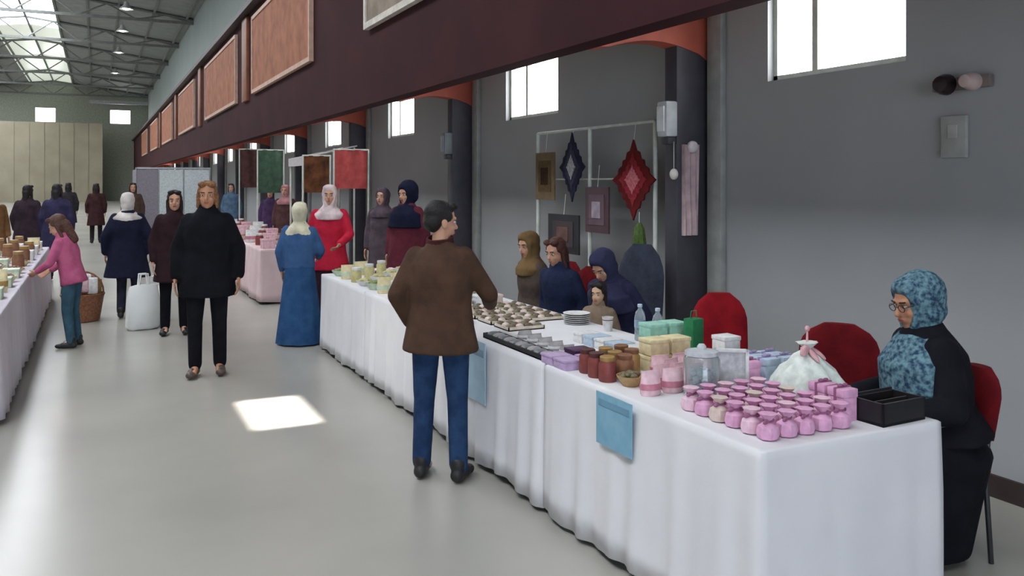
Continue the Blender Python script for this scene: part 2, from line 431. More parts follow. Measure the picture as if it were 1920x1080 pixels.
    rad = {.93: (.195, .145), 1.08: (.178, .132), 1.22: (.192, .142), 1.33: (.19, .13), 1.40: (.145, .108), 1.435: (.095, .09), 1.475: (.078, .078)}
    for z in zz: rings.append(gr(z, *rad[z]))
    m.loft(rings)
    for s in 'LR':
        d = (P['wr' + s] - P['el' + s])
        sh = P['sh' + s] + Rl @ V((.022 if s == 'L' else -.022, 0, -.022)) * k
        m.cap(sh, P['el' + s], .068 * k * (.5 + bulk / 2), .058 * k * bulk); m.cap(P['el' + s], P['el' + s] + d * .9, .058 * k * bulk, .046 * k * bulk)
    m.jitter(.011, 7); m.jitter(.005, 17)
    gar = m.build(topname, tm, root)
    if not hijab:
        q = MB(); ring_ = []
        for z, rx, ry, yy in ((1.415, .1, .092, -.005), (1.455, .088, .086, -.008), (1.49, .082, .082, -.014), (1.492, .072, .072, -.014), (1.45, .07, .07, -.008)): ring_.append(q.ring(T((0, yy, z)), (1, 0, 0), Rl @ V((0, 1, .25 if z > 1.45 else 0)), rx * k, ry * k, 20))
        q.loft(ring_, caps=False).build('collar', collar or tm, gar)
    soft(gar, .011 if near else .016, 3)
    # lower garment
    if skirt:
        m = MB(); c = skirt
        if seated:
            n = 26
            def R2(y, z, rx, rz): return m.ring(V((0, y, z)) * k, (1, 0, 0), (0, .25, 1), rx * k, rz * k, n)
            m.loft([R2(-.12, ph + .01, .19, .1), R2(.1, ph + .01, .215, .1), R2(reach - .05, ph, .22, .1), R2(reach + .06, ph - .04, .2, .1)])
            if abaya: m.loft([m.ring(V((0, yy, z)) * k, (1, 0, 0), (0, 1, 0), rx * k, ry * k, n) for z, rx, ry, yy in ((.62, .22, .26, .08), (.5, .285, .31, .08), (.3, .27, .28, .1), (.04, .25, .24, .12))])
            m.loft([m.ring(V((0, reach, z)) * k, (1, 0, 0), (0, 1, 0), rx * k, ry * k, n) for z, rx, ry in ((.03, .23, .1), (.25, .22, .1), (.52, .2, .09))])
        else:
            n = 44; rings = []
            for t in range(9):
                q = t / 8; z = 1.02 - q * (1.0)
                fold = .012 + .03 * q
                rr = []
                for i in range(n):
                    a = 2 * pi * i / n; f = 1 + fold * sin(a * 9 + q * 1.3) + fold * .6 * sin(a * 5 + 1)
                    rr.append(V(((.165 + .115 * q) * f * cos(a), (.125 + .105 * q) * f * sin(a), max(z, .02))) * k)
                rings.append(rr)
            m.loft(rings)
        o = m.build(skirtname, c if not isinstance(c, tuple) else fabric(c), root)
        if seated: soft(o, .014, 4)
    if legs:
        m = MB()
        m.loft([m.ring(V((0, 0, z)) * k, (1, 0, 0), (0, 1, 0), rx * k, ry * k, 18) for z, rx, ry in ((ph - .1, .15, .11), (ph - .03, .178, .128), (ph + .06, .165, .12))])
        for s in 'LR':
            m.cap(P['hi' + s], P['kn' + s], .096 * k, .068 * k); m.cap(P['kn' + s], P['an' + s] + V((0, 0, .015)), .067 * k, .058 * k)
        m.jitter(.005, 10)
        soft(m.build('trousers', legs if not isinstance(legs, tuple) else fabric(legs), root), .011 if near else .015, 3)
    for s in 'LR':
        a = P['an' + s]; m = MB(); sg = -1 if s == 'L' else 1
        m.cap(a + V((0, -.035, -.038)) * k, a + V((.015 * sg, .085, -.04)) * k, .042 * k, .043 * k); m.ell(a + V((.02 * sg, .13, -.048)) * k, (.045 * k, .06 * k, .032 * k)); m.cap(a + V((0, -.01, 0)) * k, a + V((0, -.015, .03)) * k, .047 * k, .05 * k)
        zs = min(v.co.z for v in m.b.verts)
        for v in m.b.verts: v.co.z = max(v.co.z, a.z - .083 * k)
        soft(m.build('shoe', mat('shoe_%d_%d_%d' % shoes, shoes, .5), root), .009, 2)
    return root

M_scarf = mat('teal_patterned_scarf', (112, 146, 156), .85, (40, 64, 86), 46, .2, 40, spec=.15, detail=2)
# the shopper with the brown jacket
human('person in brown jacket and blue jeans seen from behind at the white table', (1.80, 4.66, 0), 52, 1.60, near=True,
      J=dict(elL=(-.26, -.04, 1.13), wrL=(-.21, .10, .93), elR=(.28, .12, 1.13), wrR=(.22, .41, 1.03), anL=(-.12, .0, .085), knL=(-.11, .02, .49), anR=(.125, -.03, .085), knR=(.105, .02, .49)),
      head=(-48, 6), top=fabric((84, 62, 48), 'brown_jacket', (70, 52, 42)), topname='jacket', hem=.74, flare=.03, legs=fabric((42, 66, 100), 'blue_denim', (32, 52, 84), 14), hair=((26, 22, 22), .0), shoes=(40, 38, 40), bulk=1.1, collar=fabric((74, 36, 36), 'dark_red_collar'))
# the man in black walking up the aisle
human('person in long black coat and black trousers walking up the open aisle', (.90, 8.1, 0), 258, 1.72,
      J=dict(elL=(-.255, -.04, 1.12), wrL=(-.265, .04, .86), elR=(.255, -.04, 1.12), wrR=(.265, .04, .86), anL=(-.10, -.03, .085), anR=(.10, .05, .085), knR=(.1, .06, .49)),
      top=M_black, hem=.70, flare=.03, legs=M_black, hair=((150, 104, 66), .02), shoes=(84, 70, 62), skin=SKIN2, bulk=1.12)
human('person in dark maroon top half hidden behind the person in black coat', (.80, 10.4, 0), 265, 1.62, top=(52, 34, 38), hem=.6, legs=M_black, hair=((40, 28, 24), .05))
human('person in navy coat and white headscarf walking away down the aisle', (.36, 11.9, 0), 84, 1.58, top=fabric((32, 34, 56), 'navy_coat', (24, 27, 44)), hem=.52, flare=.07, legs=(48, 52, 66),
      hijab=fabric((222, 214, 208), 'white_scarf'), J=dict(elL=(-.27, -.04, 1.12), wrL=(-.28, .03, .88), elR=(.27, -.04, 1.12), wrR=(.28, .03, .88), knL=(-.08, .1, .5), anL=(-.08, -.02, .09)), bulk=1.15)
human('child in pink jacket and teal jeans leaning to the left table', (-.22, 10.05, 0), 160, 1.38, lean=14, head=(0, 14), top=fabric((196, 104, 138), 'pink_jacket', (176, 86, 122)), topname='jacket', hem=.66, flare=.02,
      legs=fabric((66, 98, 116), 'teal_jeans'), hair=((96, 62, 50), .12), J=dict(elL=(-.22, .14, 1.14), wrL=(-.16, .34, 1.08), elR=(.22, .12, 1.14), wrR=(.18, .32, 1.06)), shoes=(40, 40, 42))
human('person in long blue skirt and cream headscarf at far end of table', (1.95, 9.2, 0), 60, 1.50, top=fabric((66, 98, 140), 'blue_dress_cloth', (54, 84, 126)), hem=.8, flare=.0, skirt=fabric((50, 86, 126), 'blue_skirt_cloth', (40, 72, 112)),
      hijab=fabric((222, 216, 188), 'cream_scarf'), drape=.06, J=dict(elR=(.24, .05, 1.12), wrR=(.15, .26, 1.02)))
human('person in crimson top and white headscarf behind far end of table', (2.46, 9.95, 0), 250, 1.68, top=fabric((200, 42, 66), 'crimson_cloth', (180, 34, 58)), hem=.7, skirt=(60, 40, 50), hijab=fabric((232, 212, 212), 'pinkish_white_scarf'), J=dict(elL=(-.24, .08, 1.12), wrL=(-.14, .28, 1.02)))
human('person in maroon coat and navy headscarf standing behind the table', (3.34, 9.75, 0), 215, 1.70, top=fabric((104, 44, 56), 'maroon_coat', (88, 36, 48)), hem=.5, skirt=(50, 36, 44), hijab=fabric((26, 30, 52), 'dark_navy_scarf', (20, 24, 42)), drape=.12, head=(0, 10), bulk=1.2, hs=1.28)
human('person in mauve grey coat and scarf beside the navy headscarf', (3.42, 10.95, 0), 225, 1.64, top=(92, 80, 88), hem=.5, skirt=(60, 52, 58), hijab=fabric((98, 84, 94), 'mauve_scarf'))
# seated behind the table
human('seated person with tan headscarf and grey brown coat behind the table', (3.62, 6.95, 0), 185, 1.62, seated=True, top=(96, 84, 76), skirt=(56, 50, 50), hijab=fabric((124, 100, 66), 'tan_scarf', (108, 84, 54)), head=(10, 8), lean=6)
human('seated person in navy jacket with reddish brown hair behind the table', (3.58, 6.36, 0), 200, 1.60, seated=True, top=fabric((40, 48, 76), 'navy_jacket', (32, 40, 64)), topname='jacket', legs=(50, 50, 60), hair=((92, 52, 44), .1), lean=8, head=(0, 6))
human('seated person in dark navy coat and scarf leaning over by the rack', (3.68, 5.58, 0), 200, 1.62, seated=True, top=fabric((50, 50, 78), 'ink_coat', (40, 40, 66)), skirt=(38, 38, 54), hijab=fabric((56, 58, 86), 'ink_scarf', (46, 46, 72)), lean=24, head=(0, 16), drape=.08, bulk=1.15)
human('small child with black hair and pale top peeking over the table', (3.22, 5.21, 0), 215, 1.0, top=(150, 130, 110), topname='jumper', hem=.42, flare=0, legs=(50, 50, 60), hair=((30, 22, 20), .1), skin=mat('skin_light', (222, 182, 148), .5), head=(0, 6))
human('seated person in black coat and teal patterned headscarf at table end', (3.54, 2.73, 0), 160, 1.64, near=True, seated=True, top=fabric((26, 25, 32), 'black_coat', (20, 19, 26)), skirt=M_black, hijab=M_scarf, hs=1.16, abaya=True, reach=.3, drape=.26, glasses=True, head=(8, 6), skin=SKIN2, lean=9,
      J=dict(elR=(.25, .06, 1.12), wrR=(.2, .3, 1.14), elL=(-.25, .06, 1.12), wrL=(-.2, .3, 1.14)), bulk=1.2)
# people farther down the hall
human('person in purple navy coat standing beyond the left table', (-.62, 17.0, 0), 80, 1.68, top=fabric((58, 54, 84), 'purple_navy', (46, 44, 70)), hem=.45, legs=(48, 42, 58), hair=((36, 30, 34), .06), bulk=1.2)
human('person in dark plum coat left of the purple navy coat', (-1.12, 17.8, 0), 70, 1.66, top=(62, 48, 58), hem=.45, legs=(44, 38, 48), hair=((34, 26, 28), .08), bulk=1.15)
human('person in brown jacket at the far left beyond the tables', (-1.52, 16.3, 0), 300, 1.62, top=(130, 94, 62), hem=.6, legs=(66, 56, 50), hair=((50, 36, 30), .05))
human('person in pink headscarf and brown coat behind the farther table', (3.45, 17.6, 0), 240, 1.66, top=(96, 66, 66), hem=.5, skirt=(60, 46, 50), hijab=fabric((192, 136, 140), 'pink_scarf'))
human('person in purple coat with brown hair beside the pink headscarf', (3.40, 19.0, 0), 250, 1.60, top=(84, 62, 98), hem=.5, legs=(50, 44, 56), hair=((70, 44, 36), .12))
human('person in blue grey coat by the white booth', (3.30, 24.2, 0), 250, 1.68, top=(92, 116, 142), hem=.5, legs=(60, 64, 76), hair=((54, 60, 66), .08))
human('person in dark red coat far down the aisle near the partition', (.0, 27.0, 0), 90, 1.68, top=(72, 46, 48), hem=.5, legs=(46, 40, 44), hair=((40, 28, 26), .05))
human('person in charcoal coat far down the aisle left of the dark red coat', (-.75, 29.0, 0), 90, 1.7, top=(58, 54, 58), hem=.5, legs=(44, 42, 46), hair=((34, 28, 28), .02))
human('person in brown coat behind the white headscarf, far down the aisle', (.85, 24.0, 0), 270, 1.7, top=(88, 70, 62), hem=.5, legs=(52, 46, 46), hair=((44, 32, 28), .04))
# ------------------------------------------------------------------ signs on the fascia
M_sign = mat('orange_brown_sign', (166, 104, 72), .7, (138, 82, 52), 3.2, .05, 20)
M_sign2 = mat('grey_tan_sign', (150, 134, 116), .7, (124, 112, 96), 4)
M_edge = mat('pale_sign_edge', (206, 172, 152), .6); M_edge2 = mat('white_sign_edge', (216, 208, 196), .6)
def sign(y0, y1, m, me, label, z0=3.7, z1=5.42):
    yc = (y0 + y1) / 2; w_ = y1 - y0; hh = z1 - z0
    t = thing('sign_board', label, 'sign', (XF - .002, yc, z0), 0, 'sign boards along the timber fascia')
    MB().box((-.03, 0, hh / 2), (.05, w_ - .1, hh - .1)).build('panel', m, t)
    f = MB()
    f.box((-.04, 0, .04), (.075, w_, .08)).box((-.04, 0, hh - .04), (.075, w_, .08))
    f.box((-.04, -w_ / 2 + .04, hh / 2), (.075, .08, hh - .16)).box((-.04, w_ / 2 - .04, hh / 2), (.075, .08, hh - .16))
    f.build('frame', me, t)
    return t
SG = [(5.0, 10.85, M_sign2, M_edge2, 'grey tan sign board with white edge, nearest on the fascia'), (14.0, 19.8, M_sign, M_edge, 'largest orange brown sign board, second along the fascia'),
      (22.3, 29.0, M_sign, M_edge, 'orange brown sign board, third along the fascia'), (32.5, 38.7, M_sign, M_edge, 'orange brown sign board, fourth along the fascia'),
      (42.5, 48.8, M_sign, M_edge, 'small orange brown sign board, fifth along the fascia'), (53, 59.5, M_sign, M_edge, 'small pinkish sign board, sixth along the fascia'), (64, 71, M_sign, M_edge, 'tiny sign board, farthest along the fascia')]
for s_ in SG: sign(*s_)
for i, y in enumerate((20.9, 30.7, 40.5, 50.8)):
    struct(MB().box((XF - .03, y, 4.6), (.08, .7, 1.95), .01).build('trim_%d' % (40 + i), M_post))
# ------------------------------------------------------------------ lamps
t0 = None
lampglow = emit('lamp_glow', (255, 252, 244), 9)
for i, y in enumerate((20.0, 27.0, 34.0, 41.4, 47.5, 55.5, 66.0)):
    lb = '%s high bay lamp from the near end, hanging in the roof row' % ORD[i]
    z = 9.35
    if t0 is None:
        t0 = thing('ceiling_lamp', lb, 'lamp', (1.2, y, z), 0, 'high bay lamps in the roof row')
        MB().lathe([(.05, .34), (.09, .3), (.12, .18), (.3, .02), (.31, 0), (.29, .0), (.1, .16), (.02, .17)], 20).build('lamp_shade', M_pale, t0)
        MB().ell((0, 0, .06), (.17, .17, .09)).build('bulb', lampglow, t0)
        MB().cyl((0, 0, .34), (0, 0, .44), .012, .012, 8).build('stem', M_steel, t0)
    else: dup(t0, (1.2, y, z), 0, lb)
# wall lamps and fixtures
for i, (y, lb) in enumerate(((5.5, 'white box lamp on the nearest dark column'), (10.24, 'grey box lamp on the second dark column'))):
    t = thing('wall_lamp', lb, 'lamp', (XW - .31, y + .06, 2.08), 0)
    MB().box((-.055, 0, .14), (.11, .13, .28), .015).build('lamp_body', mat('lamp_plastic', (200, 204, 204), .4) if i == 0 else mat('lamp_plastic_grey', (128, 134, 138), .4), t)
    MB().box((-.118, 0, .14), (.014, .09, .2), .004).build('diffuser', mat('lamp_cover', (232, 236, 236), .3) if i == 0 else mat('lamp_cover_grey', (150, 156, 160), .3), t)
    MB().box((-.04, 0, -.03), (.08, .09, .06), .01).build('bracket', M_col, t)
t = thing('wall_fixture', 'small dark wall fixture with pale round end beside near window', 'fixture', (XW, 3.25, 2.28), 0)
MB().box((-.02, 0, 0), (.04, .36, .07), .008).build('base_plate', mat('fixture_grey', (120, 108, 104), .5), t)
MB().lathe([(.01, .075), (.045, .065), (.06, .03), (.062, 0)], 16).build('sensor', mat('dark_sensor', (40, 26, 28), .3), t, (-.04, .08, 0), (0, -pi / 2, 0))
MB().lathe([(.01, .09), (.035, .085), (.05, .03), (.05, 0)], 16).build('pale_cap', mat('pale_pink_plastic', (200, 176, 170), .4), t, (-.04, -.09, .0), (0, -pi / 2, 0))
t = thing('wall_switch_box', 'narrow grey box low under the small wall fixture', 'box', (XW, 3.3, 1.86), 0)
MB().box((-.015, 0, .12), (.03, .16, .24), .006).build('case', mat('wall_box_grey', (166, 167, 163), .5), t)
MB().box((-.033, 0, .15), (.008, .06, .08), .003).build('cover', mat('wall_box_cover', (176, 177, 173), .5), t)
# ------------------------------------------------------------------ tables and cloths
M_cloth = mat('white_tablecloth', (226, 225, 226), .85, (220, 219, 222), 3, .12, 14, spec=.2)
M_cloth2 = mat('lilac_white_tablecloth', (206, 200, 208), .85, (198, 192, 202), 3, .12, 14, spec=.2)
M_cloth3 = mat('pinkish_tablecloth', (226, 204, 204), .85, (214, 188, 190), 3, .12, 14, spec=.2)
M_table = mat('grey_table_top', (150, 150, 148), .5); M_leg = mat('dark_metal_leg', (48, 48, 50), .4)
TZ = .77
def table(x0, x1, y0, y1, label, clabel, cm, grp, seed, hem=.035):
    xc, yc = (x0 + x1) / 2, (y0 + y1) / 2; wx_, wy = x1 - x0, y1 - y0
    t = thing('folding_table', label, 'table', (xc, yc, 0), 0, grp)
    MB().box((0, 0, TZ - .025), (wx_ - .03, wy - .03, .03), .004).build('tabletop', M_table, t)
    for sx in (-1, 1):
        for sy in (-1, 1):
            MB().tube([V((sx * (wx_ / 2 - .08), sy * (wy / 2 - .12), .0)), V((sx * (wx_ / 2 - .1), sy * (wy / 2 - .14), TZ - .04))], .014).build('leg', M_leg, t)
    rnd = random.Random(seed)
    # cloth: rounded rectangle outline, falling in pleats
    out = []
    step = .028; r = .02
    def edge(p, q, nrm):
        n = max(2, int((V(q) - V(p)).length / step))
        for i in range(n): out.append((V(p).lerp(V(q), i / n), V(nrm)))
    hx_, hy_ = wx_ / 2, wy / 2
    edge((-hx_, hy_), (-hx_, -hy_), (-1, 0)); edge((-hx_, -hy_), (hx_, -hy_), (0, -1)); edge((hx_, -hy_), (hx_, hy_), (1, 0)); edge((hx_, hy_), (-hx_, hy_), (0, 1))
    nn = len(out); cor = [i for i in range(nn) if out[i][1] != out[i - 1][1]]
    for i in cor: out[i] = (out[i][0], (out[i][1] + out[i - 1][1])) if False else (out[i][0], out[i][1], out[i - 1][1])
    out = [(o[0], o[1] if len(o) == 2 else o[1] + o[2]) for o in out]
    ph = [rnd.uniform(0, 6.28) for _ in range(4)]
    b = MB(); rings = []
    n = len(out)
    levels = [(TZ + .002, -.022, 0), (TZ + .002, -.008, 0), (TZ - .003, 0, .0), (TZ - .03, .002, .05), (TZ - .12, .003, .3), (.5, .006, .6), (.3, .01, .85), (.14, .014, 1), (hem, .016, 1.05)]
    for z, off, amp in levels:
        rr = []
        for i, (p, nr) in enumerate(out):
            s = i * step
            wv = .010 * sin(s * 27 + ph[0] + .7 * sin(s * 3.1)) + .007 * sin(s * 43 + ph[1]) + .006 * sin(s * 11 + ph[2])
            o = off + amp * (wv * (.8 if abs(nr.y) > .5 else 1) + .008)
            if abs(nr.y) > .5 and amp: o = max(-.004, min(o * .4, .007))
            q = p + nr * o
            zz = z + (.012 * sin(s * 6 + ph[3]) if z == hem else 0)
            rr.append(V((q.x, q.y, zz)))
        rings.append(rr)
    b.loft(rings, caps=False)
    b._f([v for v in b.b.verts[:n]] if False else [])if False else None
    b.b.verts.ensure_lookup_table()
    f = b.b.faces.new([b.b.verts[i] for i in range(n)][::-1]); f.smooth = False
    c = b.build('tablecloth', cm, None, (xc, yc, 0), sharp=False)
    sd = c.modifiers.new('t', 'SOLIDIFY'); sd.thickness = .002; sd.offset = 1
    tag(c, clabel, 'tablecloth', grp.replace('tables', 'tablecloths'))
    return t
TY = [2.32, 3.95, 5.6, 7.25, 8.86]
for i in range(4):
    table(2.1, 3.02, TY[i], TY[i + 1] - .02, '%s folding table from the camera in the right row' % ORD[i], '%s white pleated tablecloth from the camera, right row' % ORD[i], M_cloth, 'tables in the near right row', 11 + i)
for i in range(4):
    y = 12.35 + 1.9 * i
    table(2.08, 2.98, y, y + 1.84, '%s folding table beyond the blue skirt, right side' % ORD[i], '%s pinkish white tablecloth beyond the blue skirt, right side' % ORD[i], M_cloth3, 'tables in the farther right row', 31 + i)
for i in range(4):
    y = 7.0 + 1.83 * i
    table(-1.52, -.62, y, y + 1.8, '%s folding table along the left edge of the aisle' % ORD[i], '%s lilac white tablecloth along the left edge of the aisle' % ORD[i], M_cloth2, 'tables in the left row', 51 + i)
# papers hanging on the cloth front
def paper(y0, y1, z0, z1, m, label, band):
    t = thing('hanging_paper', label, 'paper', (2.068, (y0 + y1) / 2, z0), 0)
    MB().box((0, 0, (z1 - z0) / 2), (.004, y1 - y0, z1 - z0)).build('sheet', m, t)
    MB().box((-.003, 0, (z1 - z0) * .82), (.003, (y1 - y0) * .86, (z1 - z0) * .12)).build('band', band, t)
paper(3.08, 3.37, .53, .765, mat('blue_paper', (132, 176, 196), .7, (116, 164, 188), 12), 'light blue paper pinned to front of the nearest tablecloth', mat('deeper_blue', (110, 152, 176), .7))
paper(4.62, 4.93, .40, .765, mat('pale_blue_paper', (172, 198, 212), .7, (160, 188, 206), 12), 'pale blue paper hanging beside the brown jacket', mat('slate_blue', (132, 160, 180), .7))
# ------------------------------------------------------------------ chairs
M_red = fabric((152, 26, 36), 'red_chair_fabric', (128, 20, 30)); M_dred = fabric((112, 22, 28), 'dark_red_chair_fabric', (92, 18, 24))
def chair(loc, face, label, m, w_=.44, top=.98):
    t = thing('padded_chair', label, 'chair', loc, radians(face - 90), 'padded chairs behind the tables')
    MB().box((0, 0, .425), (w_, .42, .06), .025).build('seat', m, t)
    b = MB(); rings = []
    for k in range(9):
        q = k / 8; z = .56 + q * (top - .56); hw = w_ / 2 * (1 if q < .55 else math.sqrt(max(.02, 1 - ((q - .55) / .45) ** 2 * .85)))
        yb = -.21 - .06 * q
        rings.append(b.ring((0, yb, z), (1, 0, 0), (0, 1, 0), hw, .032, 18))
    b.loft(rings).build('backrest', m, t)
    for sx in (-1, 1):
        MB().tube([V((sx * (w_ / 2 - .03), .18, 0)), V((sx * (w_ / 2 - .03), .17, .41))], .012).build('leg', M_leg, t)
        MB().tube([V((sx * (w_ / 2 - .03), -.22, 0)), V((sx * (w_ / 2 - .03), -.19, .42)), V((sx * (w_ / 2 - .05), -.225, .62))], .012).build('leg', M_leg, t)
    return t
chair((3.56, 4.28, 0), 236, 'bright red padded chair behind the table, nearest the dark column', M_red, .36, .99)
chair((3.62, 3.45, 0), 215, 'dark red padded chair left of the teal headscarf', M_dred, .44, .91)
chair((3.48, 2.75, 0), 160, 'red padded chair under the person in teal headscarf', M_dred, .36, .86)
chair((3.72, 6.95, 0), 185, 'dark red chair under the person in tan headscarf', M_dred)
chair((3.68, 6.36, 0), 200, 'dark red chair under the person in navy jacket', M_dred)
chair((3.72, 5.68, 0), 200, 'tall slate chair under the person leaning by the rack', fabric((62, 66, 80), 'slate_chair_fabric'), .46, 1.22)
# ------------------------------------------------------------------ craft rack and hangings
rk = thing('display_rack', 'pale metal display rack against the wall holding the textile hangings', 'rack', (4.18, 6.93, 0))
M_rack = mat('pale_rack_metal', (214, 218, 208), .4)
for y in (-1.05, .0, 1.05):
    MB().cyl((0, y, .02), (0, y, 2.23), .02, .02, 10).build('post', M_rack, rk)
    MB().box((0, y, .012), (.24, .05, .024), .004).build('foot', M_rack, rk)
MB().cyl((0, -1.05, 2.23), (0, 1.05, 2.23), .014, .014, 10).build('rail', M_rack, rk)
MB().cyl((0, -1.05, 1.75), (0, 1.05, 1.75), .008, .008, 10).build('rail', M_rack, rk)
def hang(name, cat, label, y, z, w_, hh, mats, shape='diamond', cord=True):
    y *= 1.05; z = 1.72 + (z - 1.72) * 1.05; w_ *= 1.05; hh *= 1.05; par = None
    t = thing(name, label, cat, (4.135, y, z))
    def outline(s):
        if shape == 'diamond':
            pts = []; N_ = 32
            for i in range(N_):
                a = 2 * pi * i / N_; r = 1 / (abs(cos(a)) ** .9 + abs(sin(a)) ** .9) ; r *= (1 if i % 2 == 0 else .9)
                pts.append((w_ / 2 * s * r * cos(a) * 1.0, hh / 2 * s * r * sin(a)))
            return pts
        return [(-w_ / 2 * s, -hh / 2 * s), (w_ / 2 * s, -hh / 2 * s), (w_ / 2 * s, hh / 2 * s), (-w_ / 2 * s, hh / 2 * s)]
    nm = ('border', 'field', 'centre')
    for i, (m, s) in enumerate(zip(mats, (1, .66, .36))):
        MB().prism(outline(s), 'x', -.006 - .006 * i - .004, -.004 * 0 + (.006 if i == 0 else -.008 - .006 * (i - 1))).build(nm[i], m, t if i < 2 else par)
        if i == 1: par = CH[t][-1]
    if cord: MB().cyl((0, 0, hh / 2 * .96), (.02, 0, min(2.23 - z, hh / 2 + .2)), .003, .003, 6).build('cord', M_rack, t)
    return t
hang('textile_hanging', 'wall hanging', 'large red diamond textile with pink centre on the rack', 5.84, 1.74, .62, .66, [fabric((112, 28, 32), 'deep_red_textile', (88, 30, 26)), fabric((160, 52, 60), 'red_textile', (120, 36, 42), 30), fabric((212, 128, 134), 'pink_textile', (176, 90, 98), 40)])
hang('textile_hanging', 'wall hanging', 'navy diamond textile with white centre on the rack', 6.84, 1.86, .46, .64, [fabric((46, 46, 66), 'navy_textile', (36, 36, 54)), fabric((70, 70, 88), 'slate_textile', (56, 56, 72), 30), fabric((196, 192, 192), 'white_textile', (150, 148, 150), 40)])
hang('textile_hanging', 'wall hanging', 'square tan textile with dark middle at left of the rack', 7.36, 1.78, .38, .46, [fabric((126, 108, 82), 'tan_textile', (112, 94, 72)), fabric((106, 86, 60), 'brown_textile', (90, 72, 50), 30), fabric((62, 42, 24), 'dark_brown_textile', (50, 34, 22), 40)], 'square')
hang('framed_picture', 'picture', 'mauve framed picture with pale centre below the red diamond', 6.4, 1.48, .38, .4, [mat('mauve_frame', (84, 60, 66), .5), mat('plum_mount', (104, 82, 90), .6), mat('pale_picture', (172, 160, 168), .6, (140, 126, 136), 9)], 'square')
hang('framed_picture', 'picture', 'dark framed picture low on the rack behind the seated people', 7.0, 1.24, .58, .36, [mat('black_frame', (44, 46, 50), .5), mat('dark_mount', (70, 58, 60), .6), mat('brown_picture', (112, 82, 74), .6, (90, 62, 56), 9)], 'square')
t = thing('green_tassel', 'green tassel hanging below the red diamond textile', 'tassel', (4.135, 6.05, 1.13))
MB().lathe([(.05, 0), (.055, .08), (.04, .2), (.015, .25)], 16, wob=.12).build('fringe', fabric((92, 112, 62), 'green_tassel_yarn', (72, 92, 50), 30), t)
MB().cyl((0, 0, .25), (0, 0, .34), .004, .004, 6).build('cord', M_rack, t)
t = thing('pale_scarf', 'pale pink scarf hanging down the face of the nearest column', 'scarf', (4.24, 5.495, 1.3))
b = MB(); rings = []
for k in range(9):
    q = k / 8
    rings.append([V((-.075 + .15 * i / 11 * 1, -.012 - .012 * sin(i * 1.6 + q * 2), q * .72)) for i in range(12)] + [V((.075 - .15 * i / 11, .012, q * .72)) for i in range(12)])
b.loft(rings).build('cloth', fabric((206, 182, 182), 'pale_pink_cloth', (176, 152, 156)), t)
MB().box((0, .012, .72), (.03, .03, .03)).build('hook', M_rack, t)
MB().ell((0, -.03, .70), (.05, .035, .05)).build('knot', fabric((236, 224, 226), 'whitish_cloth'), t)
t = thing('hanging_ornament', 'small white ornament hanging at edge of the nearest column', 'ornament', (4.085, 5.5, 1.74))
MB().ell((0, 0, .045), (.034, .034, .045)).build('bead', mat('white_ceramic', (232, 226, 216), .3), t); MB().cyl((0, 0, .085), (0, 0, .3), .003, .003, 6).build('cord', M_rack, t)
# ------------------------------------------------------------------ goods on the tables
Z = TZ + .0035
rnd = random.Random(5)
def pouch(c, ribbon, name, label, loc, grp, s=1.0):
    t = thing(name, label, 'favour', loc, rnd.uniform(-.4, .4), grp)
    MB().lathe([(.02, 0), (.036, .006), (.042, .025), (.036, .05), (.016, .064), (.011, .068), (.02, .08), (.034, .096)], 14, wob=.06).build('bag', c, t)
    m = MB(); m.lathe([(.013, .063), (.018, .066), (.018, .071), (.013, .074)], 12)
    m.ell((.022, -.006, .069), (.014, .005, .008), (0, .3, .3)); m.ell((-.022, -.006, .069), (.014, .005, .008), (0, -.3, -.3)); m.build('ribbon', ribbon, t)
    t.scale = (s, s, s); return t
def giftbox(c, ribbon, name, label, loc, grp, d=(.09, .09, .06), rz=0, cat='box'):
    t = thing(name, label, cat, loc, rz, grp)
    MB().box((0, 0, d[2] * .4), (d[0], d[1], d[2] * .8), .004).build('base', c, t)
    MB().box((0, 0, d[2] * .86), (d[0] + .006, d[1] + .006, d[2] * .26), .004).build('lid', c, t)
    if ribbon:
        m = MB(); m.box((0, 0, d[2] * .5 + .001), (d[0] + .009, .012, d[2] + .002)); m.ell((.014, 0, d[2] + .008), (.014, .007, .007)); m.ell((-.014, 0, d[2] + .008), (.014, .007, .007)); m.build('ribbon', ribbon, t)
    return t
def jar(c, lid, name, label, loc, grp, r=.036, h=.09, cat='jar'):
    t = thing(name, label, cat, loc, rnd.uniform(0, 6), grp)
    MB().lathe([(r * .9, 0), (r, .006), (r, h * .7), (r * .78, h * .82), (r * .78, h * .84)], 18).build('body', c, t)
    MB().lathe([(r * .84, h * .82), (r * .86, h * .83), (r * .86, h * .98), (r * .8, h)], 18).build('lid', lid, t)
    return t
def bowl(c, food, name, label, loc, grp, r=.09, h=.055, cat='bowl'):
    t = thing(name, label, cat, loc, rnd.uniform(0, 6), grp)
    MB().lathe([(r * .5, 0), (r * .55, .004), (r * .9, h * .7), (r, h), (r * .95, h), (r * .85, h * .72), (r * .5, .01)], 22).build('dish', c, t)
    m = MB()
    for i in range(9):
        a = i * 2.4; q = r * .62 * math.sqrt(i / 9); m.ell((q * cos(a), q * sin(a), h * .75 + .022 * (1 - i / 12)), (r * .3, r * .27, r * .2), (0, 0, a), 10, 6)
    m.build('food', food, t)
    return t
